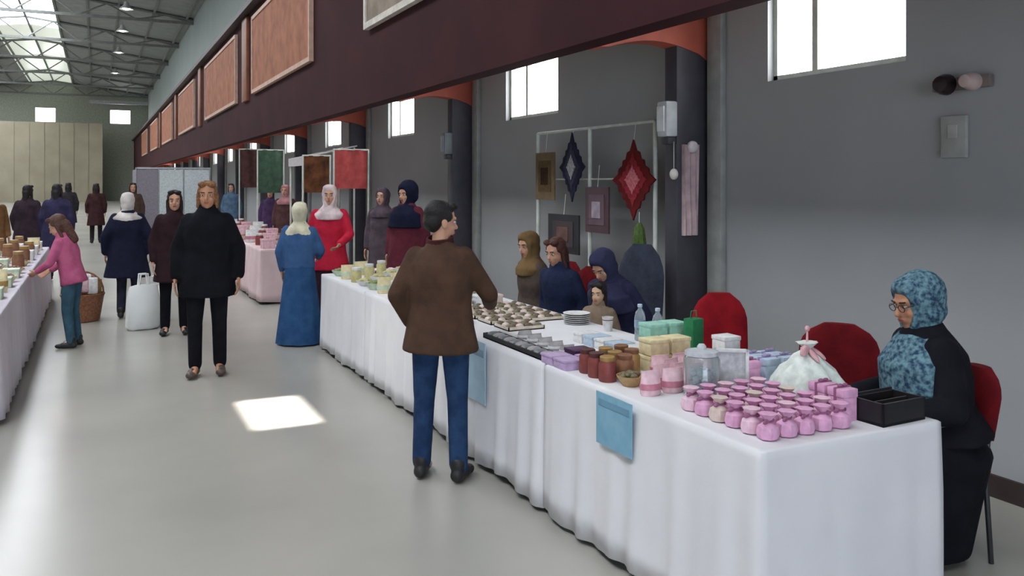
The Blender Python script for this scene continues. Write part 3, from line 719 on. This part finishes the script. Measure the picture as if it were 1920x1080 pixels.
def packet(c, band, name, label, loc, grp, d=(.1, .07, .06), rz=0, cat='packet'):
    t = thing(name, label, cat, loc, rz, grp)
    m = MB()
    m.loft([m.ring((0, 0, d[2] * q), (1, 0, 0), (0, 1, 0), d[0] / 2 * rx, d[1] / 2 * ry, 16) for q, rx, ry in ((0, .9, .8), (.08, 1, 1), (.45, 1.02, 1.0), (.8, .98, .5), (.92, .96, .14), (1, 1, .1))]).build('wrapper', c, t)
    m = MB(); m.loft([m.ring((0, 0, d[2] * q), (1, 0, 0), (0, 1, 0), d[0] / 2 * rx + .002, d[1] / 2 * ry + .002, 16) for q, rx, ry in ((.25, 1.01, 1.0), (.5, 1.02, .97))]).build('band', band, t)
    return t
def tray(c, items, name, label, loc, grp, d=(.3, .2), rz=0, cat='tray', n=(4, 3), hh=.025):
    t = thing(name, label, cat, loc, rz, grp)
    m = MB(); m.box((0, 0, .004), (d[0], d[1], .008))
    for s in (-1, 1): m.box((s * (d[0] / 2 - .004), 0, hh / 2), (.008, d[1], hh)); m.box((0, s * (d[1] / 2 - .004), hh / 2), (d[0], .008, hh))
    m.build('tray_base', c, t)
    for i in range(n[0]):
        for k in range(n[1]):
            x = -d[0] / 2 + d[0] * (i + .5) / n[0]; y = -d[1] / 2 + d[1] * (k + .5) / n[1]
            MB().ell((x, y, .024), (d[0] / n[0] * .4, d[1] / n[1] * .4, .018), None, 10, 6).build('piece', items[(i + k) % len(items)], t)
    return t
C = lambda n, c, r=.5, c2=None: mat(n, c, r, c2, 30)
mauve = C('mauve_tulle', (228, 172, 206), .7); pink = C('pink_tulle', (238, 200, 216), .7); plum = C('plum_ribbon', (158, 98, 132)); lpink = C('light_pink_wrap', (238, 200, 208)); rose = C('rose_ribbon', (206, 132, 150))
beige = C('beige_wrap', (222, 202, 192)); white = C('white_card', (232, 232, 230)); wtul = C('white_tulle', (226, 234, 226), .8); cream = C('cream_card', (238, 224, 178)); gold = C('gold_foil', (176, 140, 84), .35); brown = C('brown_biscuit', (142, 98, 72)); redbr = C('red_brown_jam', (136, 66, 62))
mint = C('mint_card', (168, 222, 200)); green = C('green_card', (40, 124, 78)); lilac = C('lilac_card', (196, 170, 208)); lblue = C('pale_blue_card', (190, 208, 226)); black = C('black_card', (34, 32, 36)); dpur = C('dark_purple_card', (82, 48, 86)); grey = C('grey_card', (168, 164, 164)); tan = C('tan_wood', (196, 160, 112)); olive = C('olive_brown', (120, 110, 84)); khaki = C('khaki_yellow', (206, 196, 140)); pgreen = C('pale_green', (206, 222, 196))
glass = mat('clear_glass', (235, 242, 242), .05, (235, 242, 242), 2, trans=.85, spec=.5)
# pink favour pouches at the near end of the table: rows run away from the table end
proto = {}
for r in range(6):
    for k in range(5):
        x = 2.225 + k * .0895 + rnd.uniform(-.002, .002); y = 2.425 + r * .0905 + rnd.uniform(-.002, .002)
        var = (r + k * 2 + (r * k) % 2) % 4
        lb = '%s pouch with plum ribbon, %s row from the table end, %s from the aisle edge' % (('mauve', 'pink', 'mauve', 'beige')[var], ORD[r], ORD[k])
        if var not in proto: proto[var] = pouch((mauve, pink, mauve, beige)[var], plum, 'favour_pouch', lb, (x, y, Z), 'pink favour pouches at the near table end')
        else: dup(proto[var], (x, y, Z), rnd.uniform(-.5, .5), lb)
p0 = None
for r in range(4):
    lb = 'tall mauve gift box with plum ribbon, %s one from the table end' % ORD[r]
    x, y = ((2.68, 2.50), (2.68, 2.60), (2.70, 3.07), (2.70, 3.162))[r]
    if p0 is None: p0 = giftbox(mauve, plum, 'gift_box', lb, (x, y, Z), 'mauve gift boxes behind the pouches', (.075, .08, .13))
    else: dup(p0, (x, y, Z), rnd.uniform(-.15, .15), lb)
p0 = None
for r in range(1):
    lb = 'beige wrapped packet between the mauve boxes and black cash box'
    x, y = 2.765, 2.565 + r * .088
    if p0 is None: p0 = packet(beige, white, 'wrapped_packet', lb, (x, y, Z), 'beige packets by the cash box', (.075, .075, .1))
    else: dup(p0, (x, y, Z), rnd.uniform(-.3, .3), lb)
# black cash box
t = thing('cash_box', 'black open cash box at the near right corner of table', 'cash box', (2.85, 2.425, Z), .05)
m = MB(); m.box((0, 0, .006), (.25, .15, .012))
for s in (-1, 1): m.box((s * .12, 0, .045), (.01, .15, .09)); m.box((0, s * .07, .045), (.25, .01, .09))
m.build('box_body', black, t)
MB().box((0, .08, .05), (.25, .008, .1), .003).build('lid', black, t); MB().box((0, 0, .05), (.22, .006, .06)).build('divider', C('dark_grey_insert', (60, 56, 58)), t)
t = thing('paper_stack', 'small stack of white paper behind the black cash box', 'paper', (2.92, 2.60, Z), .1)
MB().box((0, 0, .012), (.17, .11, .024), .002).build('sheets', white, t)
# tulle gift basket
def tulle(loc, s, label, bow, withstick):
    t = thing('tulle_gift', label, 'gift', loc, .4)
    m = MB(); m.lathe([(.10, 0), (.15, .015), (.168, .045), (.158, .08), (.128, .12), (.09, .155), (.052, .19), (.026, .212), (.02, .222), (.034, .236), (.05, .252)], 40, wob=.07, k=9); m.jitter(.010, 16); m.build('tulle_wrap', wtul, t)
    m = MB(); m.lathe([(.022, .212), (.03, .216), (.03, .226), (.022, .23)], 14); m.ell((.05, .01, .222), (.042, .016, .024), (0, .35, 0)); m.ell((-.05, -.01, .222), (.042, .016, .024), (0, -.35, 0)); m.ell((.03, -.045, .2), (.016, .04, .01), (.7, 0, .4)); m.ell((-.03, -.045, .2), (.016, .04, .01), (.7, 0, -.4)); m.build('bow', bow, t)
    if withstick:
        m = MB(); m.cap((0, 0, .24), (.005, 0, .31), .006, .004); m.ell((.005, 0, .315), (.012, .012, .014)); m.build('stick', bow, t)
    MB().lathe([(.09, .004), (.1, .01), (.115, .06), (.11, .062), (.02, .06)], 18).build('basket', beige, t)
    t.scale = (s, s, s); return t
tulle((2.83, 2.84, Z), .95, 'large white tulle wrapped gift with pink bow beside teal headscarf', C('pink_bow', (226, 176, 180)), True)
tulle((2.925, 3.305, Z), .39, 'small white tulle wrapped gift behind the large one', C('white_bow', (228, 224, 222)), False)
# clear jar and white frame stand
t = thing('glass_canister', 'clear glass canister of pale sweets amid the pink pouches', 'jar', (2.40, 3.03, Z))
MB().lathe([(.06, 0), (.078, .006), (.08, .17), (.07, .185), (.066, .185), (.074, .168), (.072, .01)], 24).build('glass_body', glass, t)
MB().lathe([(.068, .185), (.074, .188), (.074, .205), (.02, .215), (.02, .225), (.012, .235)], 20).build('lid', C('silver_lid', (206, 210, 214), .3), t)
m = MB()
for i in range(40):
    a = i * 2.4; q = .055 * math.sqrt((i % 10) / 10); m.ell((q * cos(a), q * sin(a), .02 + .03 * (i // 10)), (.016, .016, .013), None, 8, 6)
m.build('sweets', lblue, t)
t = thing('table_frame', 'white standing frame with grey picture amid the pink pouches', 'frame', (2.565, 3.03, Z), -.6)
m = MB()
for s in (-1, 1): m.box((s * .07, 0, .1), (.016, .018, .2), .003); m.box((0, 0, .1 + s * .092), (.156, .018, .016), .003)
m.build('frame', white, t); MB().box((0, .004, .1), (.126, .006, .17)).build('picture', mat('grey_picture', (166, 168, 170), .4, (206, 206, 206), 30), t)
MB().box((0, .05, .08), (.03, .008, .16), 0, (-.5, 0, 0)).build('strut', white, t)
# pale pink packets
p0 = None
for r in range(4):
    for k in range(5):
        x = 2.22 + k * .12; y = 3.16 + r * .087
        if r >= 1 and k < 1 or r >= 2 and k < 2 or k == 4 and r < 1: continue
        lb = 'pale pink packet with rose band, %s row past the glass canister, %s from aisle' % (ORD[r], ORD[k])
        if p0 is None: p0 = packet(lpink, rose, 'pink_packet', lb, (x, y, Z), 'pale pink packets', (.1, .07, .11))
        else: dup(p0, (x, y, Z), rnd.uniform(-.25, .25), lb)
p0 = None
for k in range(4):
    lb = 'pale blue gift box in row behind the frame, %s from the aisle' % ORD[k]
    x, y = 2.82 + (k % 2) * .11, 3.085 + (k // 2) * .098
    if p0 is None: p0 = giftbox(lblue, C('lilac_ribbon', (176, 160, 200)), 'gift_box', lb, (x, y, Z), 'pale blue gift boxes', (.085, .085, .13))
    else: dup(p0, (x, y, Z), 0, lb)
p0 = None
for i, (x, y, z) in enumerate(((2.82, 3.44, 0), (2.94, 3.44, 0), (2.88, 3.44, .087))):
    lb = ('white gift box on the left of the white pair', 'white gift box on the right of the white pair', 'white gift box on top of the white pair')[i]
    if p0 is None: p0 = giftbox(white, None, 'gift_box', lb, (x, y, Z + z), 'white gift boxes', (.1, .1, .084))
    else: dup(p0, (x, y, Z + z), 0, lb)
# tan bowl, biscuits and jars
bowl(tan, olive, 'wooden_bowl', 'tan wooden bowl with brown food near the aisle edge', (2.24, 3.347, Z), 'bowls', .068, .05)
for i, (x, y) in enumerate(((2.19, 3.47), (2.29, 3.47), (2.19, 3.57), (2.29, 3.56), (2.395, 3.57), (2.2, 3.67), (2.3, 3.66), (2.405, 3.68))):
    jar((redbr, brown, redbr, brown, gold)[i % 5], (gold, brown, C('dark_lid', (92, 52, 50)))[i % 3], 'preserve_jar', '%s jar in the brown and red cluster, counted from near end' % ORD[i], (x, y, Z), 'brown and red preserve jars', .042, .12)
# cream and mint boxes, stacked
for i, (x, y, z) in enumerate(((2.53, 3.57, 0), (2.66, 3.57, 0), (2.53, 3.57, .083), (2.66, 3.57, .083), (2.53, 3.69, 0), (2.66, 3.69, 0))):
    giftbox(cream, None, 'cream_box', 'cream yellow box, %s of the cream stack from the near bottom' % ORD[i], (x, y, Z + z), 'cream yellow boxes', (.115, .105, .08))
for i, (x, y, z) in enumerate(((2.80, 3.96, 0), (2.93, 3.96, 0), (2.80, 3.96, .083), (2.93, 3.96, .083))):
    giftbox(mint, None, 'mint_box', ('mint green box at lower left of the mint stack', 'mint green box at lower right of the mint stack', 'mint green box at upper left of the mint stack', 'mint green box at upper right of the mint stack')[i], (x, y, Z + z), 'mint green boxes', (.115, .115, .08))
t = thing('green_bag', 'dark green upright gift bag near the bright red chair', 'bag', (2.955, 3.80, Z), .2)
MB().box((0, 0, .1), (.09, .07, .2), .006).build('bag_body', green, t); m = MB(); m.tube([V((-.025, 0, .2)), V((-.02, 0, .24)), V((.02, 0, .24)), V((.025, 0, .2))], .003); m.build('handle', green, t)
# lilac cloth and purple box
for i, (x, y) in enumerate(((2.17, 3.80), (2.17, 3.935), (2.31, 3.82))):
    giftbox(lilac, None, 'lilac_box', ('lilac box nearest the aisle edge and the jars', 'lilac box at the end of black jewellery tray', 'lilac box in front of the dark purple box')[i], (x, y, Z), 'lilac boxes', (.12, .12, .05))
giftbox(dpur, None, 'purple_box', 'dark purple box behind the lilac boxes', (2.33, 3.97, Z), None, (.12, .12, .06))
# long black tray along the aisle edge
tray(black, [grey, C('steel_trinket', (130, 130, 136), .3)], 'jewellery_tray', 'long black tray of grey trinkets along aisle edge', (2.18, 4.40, Z), None, (.11, .76), 0, 'tray', (1, 10), .03)
for i in range(5):
    packet(grey, white, 'grey_packet', '%s grey and white packet behind the long black tray' % ORD[i], (2.34, 4.12 + .13 * i, Z), 'grey packets', (.09, .08, .05))
# pale blue boxes and bottles at the back
for i in range(5):
    giftbox(lblue if i % 2 else white, None, 'flat_box', '%s flat pale box in the row by the water bottles' % ORD[i], (2.62, 3.90 + .12 * i, Z), 'flat pale boxes', (.13, .1, .06))
def bottle(loc, label):
    t = thing('water_bottle', label, 'bottle', loc, 0, 'water bottles')
    MB().lathe([(.028, 0), (.033, .006), (.032, .06), (.030, .065), (.032, .07), (.033, .14), (.026, .17), (.013, .19), (.013, .2)], 18).build('bottle_body', mat('clear_plastic_bottle', (206, 220, 228), .08, (206, 220, 228), 2, trans=.7), t)
    MB().lathe([(.0135, .2), (.015, .201), (.015, .216), (.012, .218)], 14).build('cap', C('blue_cap', (196, 212, 226)), t)
    m = MB(); m.lathe([(.0325, .08), (.034, .08), (.034, .125), (.0325, .125)], 18); m.build('wrapper_label', C('bottle_label', (150, 176, 200)), t)
bottle((2.93, 4.10, Z), 'clear water bottle nearer the green bag'); bottle((2.93, 4.28, Z), 'clear water bottle farther from the green bag')
t = thing('paper_cup', 'white paper cup on the table before the small child', 'cup', (2.93, 4.64, Z)); MB().lathe([(.026, 0), (.028, .001), (.036, .088), (.038, .09), (.034, .09), (.026, .006)], 18).build('cup_body', white, t); MB().lathe([(.033, .07), (.035, .07), (.035, .075), (.033, .075)], 18).build('liquid', C('tea', (120, 70, 40), .2), t)
# cream trays with brown pieces and piles of plates
kk = 0
for r in range(4):
    for k in range(2):
        if r == 0 and k == 1: continue
        x = 2.48 + k * .3; y = 5.0 + r * .27
        tray(C('cream_tray', (226, 214, 196)), [olive, beige, C('dark_biscuit', (104, 90, 70))], 'biscuit_tray', 'cream tray of biscuits, %s row beyond the black tray, %s' % (ORD[r], ('aisle side', 'wall side')[k]), (x, y, Z), 'cream biscuit trays', (.26, .22), 0, 'tray', (4, 3))
for i, (x, y, n) in enumerate(((2.9, 4.98, 6), (2.2, 5.35, 4), (2.2, 5.62, 3))):
    for q in range(n):
        t = thing('plate', '%s white plate from the bottom of the pile %s' % (ORD[q], ('before the child', 'by brown jacket, near one', 'by brown jacket, far one')[i]), 'plate', (x, y, Z + q * .0125), 0, 'white plates in piles')
        MB().lathe([(.06, 0), (.065, .001), (.09, .009), (.092, .0105), (.09, .0115), (.062, .0045)], 24).build('plate_body', white, t)
for i in range(6):
    giftbox((white, beige, grey)[i % 3], None, 'small_box', '%s small pale box beyond the biscuit trays' % ORD[i], (2.3 + .13 * (i % 5) + (0 if i < 5 else .3), 6.12 + .13 * (i // 5), Z), 'small pale boxes', (.1, .1, .07))
# far end of the near row: bowls, dishes and packets in yellow, green and cream
n = 0
for r in range(8):
    for k in range(4):
        x = 2.22 + k * .215; y = 6.45 + r * .3
        v = (r * 3 + k * 5) % 4; side = ('at the aisle edge', 'second from the aisle', 'third from the aisle', 'at the wall edge')[k]
        where = '%s food row past brown jacket, %s' % (ORD[r], side)
        if v == 0: bowl(white, khaki, 'food_bowl', 'white bowl of yellow food, ' + where, (x, y, Z), 'bowls of food', .085, .05)
        elif v == 1: bowl(pgreen, C('leaf_green', (134, 150, 92)), 'food_bowl', 'pale green bowl of green food, ' + where, (x, y, Z), 'bowls of food', .085, .06)
        elif v == 2: packet(cream, pgreen, 'food_packet', 'cream packet, ' + where, (x, y, Z), 'food packets', (.14, .09, .14))
        else: jar(khaki, white, 'food_jar', 'khaki jar with white lid, ' + where, (x, y, Z), 'food jars', .05, .14)
tray(C('pink_tray', (232, 196, 204)), [lpink, white], 'pink_tray', 'pink tray of white sweets at the far table end', (2.78, 8.72, Z), None, (.34, .18))
# farther right row
for r in range(10):
    for k in range(3):
        x = 2.22 + k * .28; y = 12.6 + r * .7; v = (r + k * 2) % 4; side = ('aisle edge', 'middle', 'wall edge')[k]
        where = '%s row of the farther right tables, %s' % (ORD[r], side)
        if v == 0: giftbox(lpink, rose, 'gift_box', 'pink gift box, ' + where, (x, y, Z), 'goods on the farther right tables', (.18, .2, .14))
        elif v == 1: jar(redbr, white, 'preserve_jar', 'red jar, ' + where, (x, y, Z), 'goods on the farther right tables', .06, .18)
        elif v == 2: packet(white, rose, 'food_packet', 'white packet, ' + where, (x, y, Z), 'goods on the farther right tables', (.2, .14, .2))
        else: bowl(beige, brown, 'food_bowl', 'beige bowl of brown food, ' + where, (x, y, Z), 'goods on the farther right tables', .11, .07)
# left row
for r in range(16):
    for k in range(4):
        x = -.76 - k * .2; y = 7.25 + r * .43; v = (r * 2 + k * 3 + r // 3) % 5; side = ('at the aisle edge', 'second from the aisle', 'third from the aisle', 'at the outer edge')[k]
        if r < 2 and k > 0: continue
        if r == 14 or r == 15: side = side
        nm = (ORD + ['thirteenth', 'fourteenth', 'fifteenth', 'sixteenth'])[r]
        where = '%s row on the left tables, %s' % (nm, side); g = 'goods on the left tables'
        if v == 0: giftbox(white, None, 'white_box', 'white box, ' + where, (x, y, Z), g, (.15, .22, .12))
        elif v == 1: bowl(cream, brown, 'food_bowl', 'cream bowl of brown food, ' + where, (x, y, Z), g, .09, .06)
        elif v == 2: packet(cream, gold, 'food_packet', 'cream packet with gold band, ' + where, (x, y, Z), g, (.15, .1, .2))
        elif v == 3: jar(brown, gold, 'preserve_jar', 'brown jar with gold lid, ' + where, (x, y, Z), g, .06, .2)
        else: giftbox(pgreen, None, 'green_box', 'pale green box, ' + where, (x, y, Z), g, (.15, .2, .09))
# ------------------------------------------------------------------ things on the floor and beyond
t = thing('wicker_basket', 'brown wicker basket of wrapped goods on the floor by pink child', 'basket', (-.15, 11.9, 0))
m = MB(); m.lathe([(.17, 0), (.19, .01), (.235, .3), (.25, .34), (.235, .345), (.22, .3), (.17, .03)], 28, wob=.02, k=14); m.build('basket_body', mat('wicker', (156, 106, 78), .7, (120, 78, 56), 40, .4, 60), t)
for i in range(9):
    a = i * 2.4; q = .17 * math.sqrt((i + .5) / 9)
    m = MB(); m.box((q * cos(a), q * sin(a), .38 + .1 * (1 - i / 12)), (.12, .1, .2), .02, None); m.build('wrapped_parcel', (white, beige, lpink, gold, C('leaf_parcel', (150, 166, 130)))[i % 5], t)
m = MB(); m.tube([V((.235 * cos(a), 0, .34 + .27 * sin(a))) for a in [pi * i / 12 for i in range(13)]], .012); m.build('handle', mat('wicker', (156, 106, 78)), t)
def bag(loc, s, label, rz):
    t = thing('shopping_bag', label, 'bag', loc, rz, 'white shopping bags')
    m = MB(); m.loft([m.ring((0, 0, z), (1, 0, 0), (0, 1, 0), rx, ry, 18) for z, rx, ry in ((0, .15, .1), (.03, .18, .12), (.25, .17, .11), (.38, .15, .07), (.44, .13, .03))]); m.jitter(.02, 9); 
    zmin = min(v.co.z for v in m.b.verts)
    for v in m.b.verts: v.co.z -= zmin
    m.build('bag_body', mat('white_plastic', (228, 230, 226), .45, (218, 221, 218), 3, .3, 12), t)
    m = MB()
    for sg in (-1, 1): m.tube([V((-.05, sg * .02, .43)), V((-.035, sg * .03, .56)), V((.035, sg * .03, .56)), V((.05, sg * .02, .43))], .008)
    m.build('handle', C('white_plastic', (226, 228, 222)), t); t.scale = (s, s, s)
bag((.50, 10.95, 0), 1.15, 'large white shopping bag on the floor beside person in black coat', .3); bag((.66, 11.45, 0), 1.0, 'white shopping bag standing behind the large white bag', -.4)
# exhibition booth
t = thing('exhibition_booth', 'white panel booth with one grey panel beyond the crowd', 'booth', (2.0, 26.0, 0))
pw = C('booth_white', (216, 226, 228)); pg = C('booth_grey', (146, 140, 150)); al = mat('aluminium_post', (186, 188, 190), .35, metal=.6)
xs_ = (-1.0, -.42, .24, .95)
for i in range(3):
    MB().box(((xs_[i] + xs_[i + 1]) / 2, 0, 1.08), (xs_[i + 1] - xs_[i] - .04, .04, 2.0)).build('panel', pg if i == 0 else pw, t)
for x in xs_: MB().cyl((x, 0, 0), (x, 0, 2.14), .02, .02, 10).build('post', al, t)
MB().box((0, 0, 2.12), (1.95, .05, .05)).build('rail', al, t)
MB().box((-1.0, 1.0, 1.08), (.04, 1.96, 2.0)).build('side_panel', pg, t)
# banners and awning on the far right stalls
def banner(loc, w_, hh, c, label, name='banner', rz=0):
    t = thing(name, label, 'banner', loc, rz)
    m = MB(); n = 14; rings = []
    for k in range(7):
        q = k / 6; z = hh * q
        rings.append([V((-w_ / 2 + w_ * i / (n - 1), .02 * sin(i * 1.1 + q), z)) for i in range(n)] + [V((w_ / 2 - w_ * i / (n - 1), .012 + .02 * sin((n - 1 - i) * 1.1 + q), z)) for i in range(n)])
    m.loft(rings).build('cloth', c, t)
    MB().cyl((-w_ / 2 - .03, .006, hh), (w_ / 2 + .03, .006, hh), .014, .014, 8).build('rod', M_rack, t)
    for s in (-1, 1): MB().cyl((s * (w_ / 2 + .02), .006, -loc[2]), (s * (w_ / 2 + .02), .006, hh), .014, .014, 8).build('post', M_rack, t)
    return t
banner((3.66, 13.4, 1.62), .52, .62, fabric((196, 92, 88), 'coral_cloth', (176, 76, 76)), 'coral red cloth banner hanging high behind the crimson top')
banner((3.34, 14.4, 1.55), .42, .62, fabric((116, 74, 48), 'brown_cloth', (60, 38, 28), 5), 'brown and black cloth banner left of the coral banner')
banner((3.3, 18.4, 1.5), .5, .9, fabric((74, 98, 80), 'green_cloth'), 'dark green cloth banner hanging on the farther stalls')
banner((3.35, 20.9, 1.6), .6, .9, fabric((92, 62, 60), 'russet_cloth'), 'russet cloth banner left of the green banner')
t = thing('stall_awning', 'pale small awning above the coral banner', 'awning', (3.55, 15.0, 2.12))
m = MB(); m.prism([(-.45, 0), (.5, .22), (.5, .24), (-.45, .02), (-.45, -.12), (-.44, -.12)], 'y', -.55, .55); m.build('canopy', C('pale_canvas', (196, 190, 190)), t)
for sx, sy in ((-.42, -.5), (-.42, .5), (.46, -.5), (.46, .5)): MB().cyl((sx, sy, -2.12), (sx, sy, .0 if sx < 0 else .2), .018, .018, 8).build('post', M_rack, t)
bake()
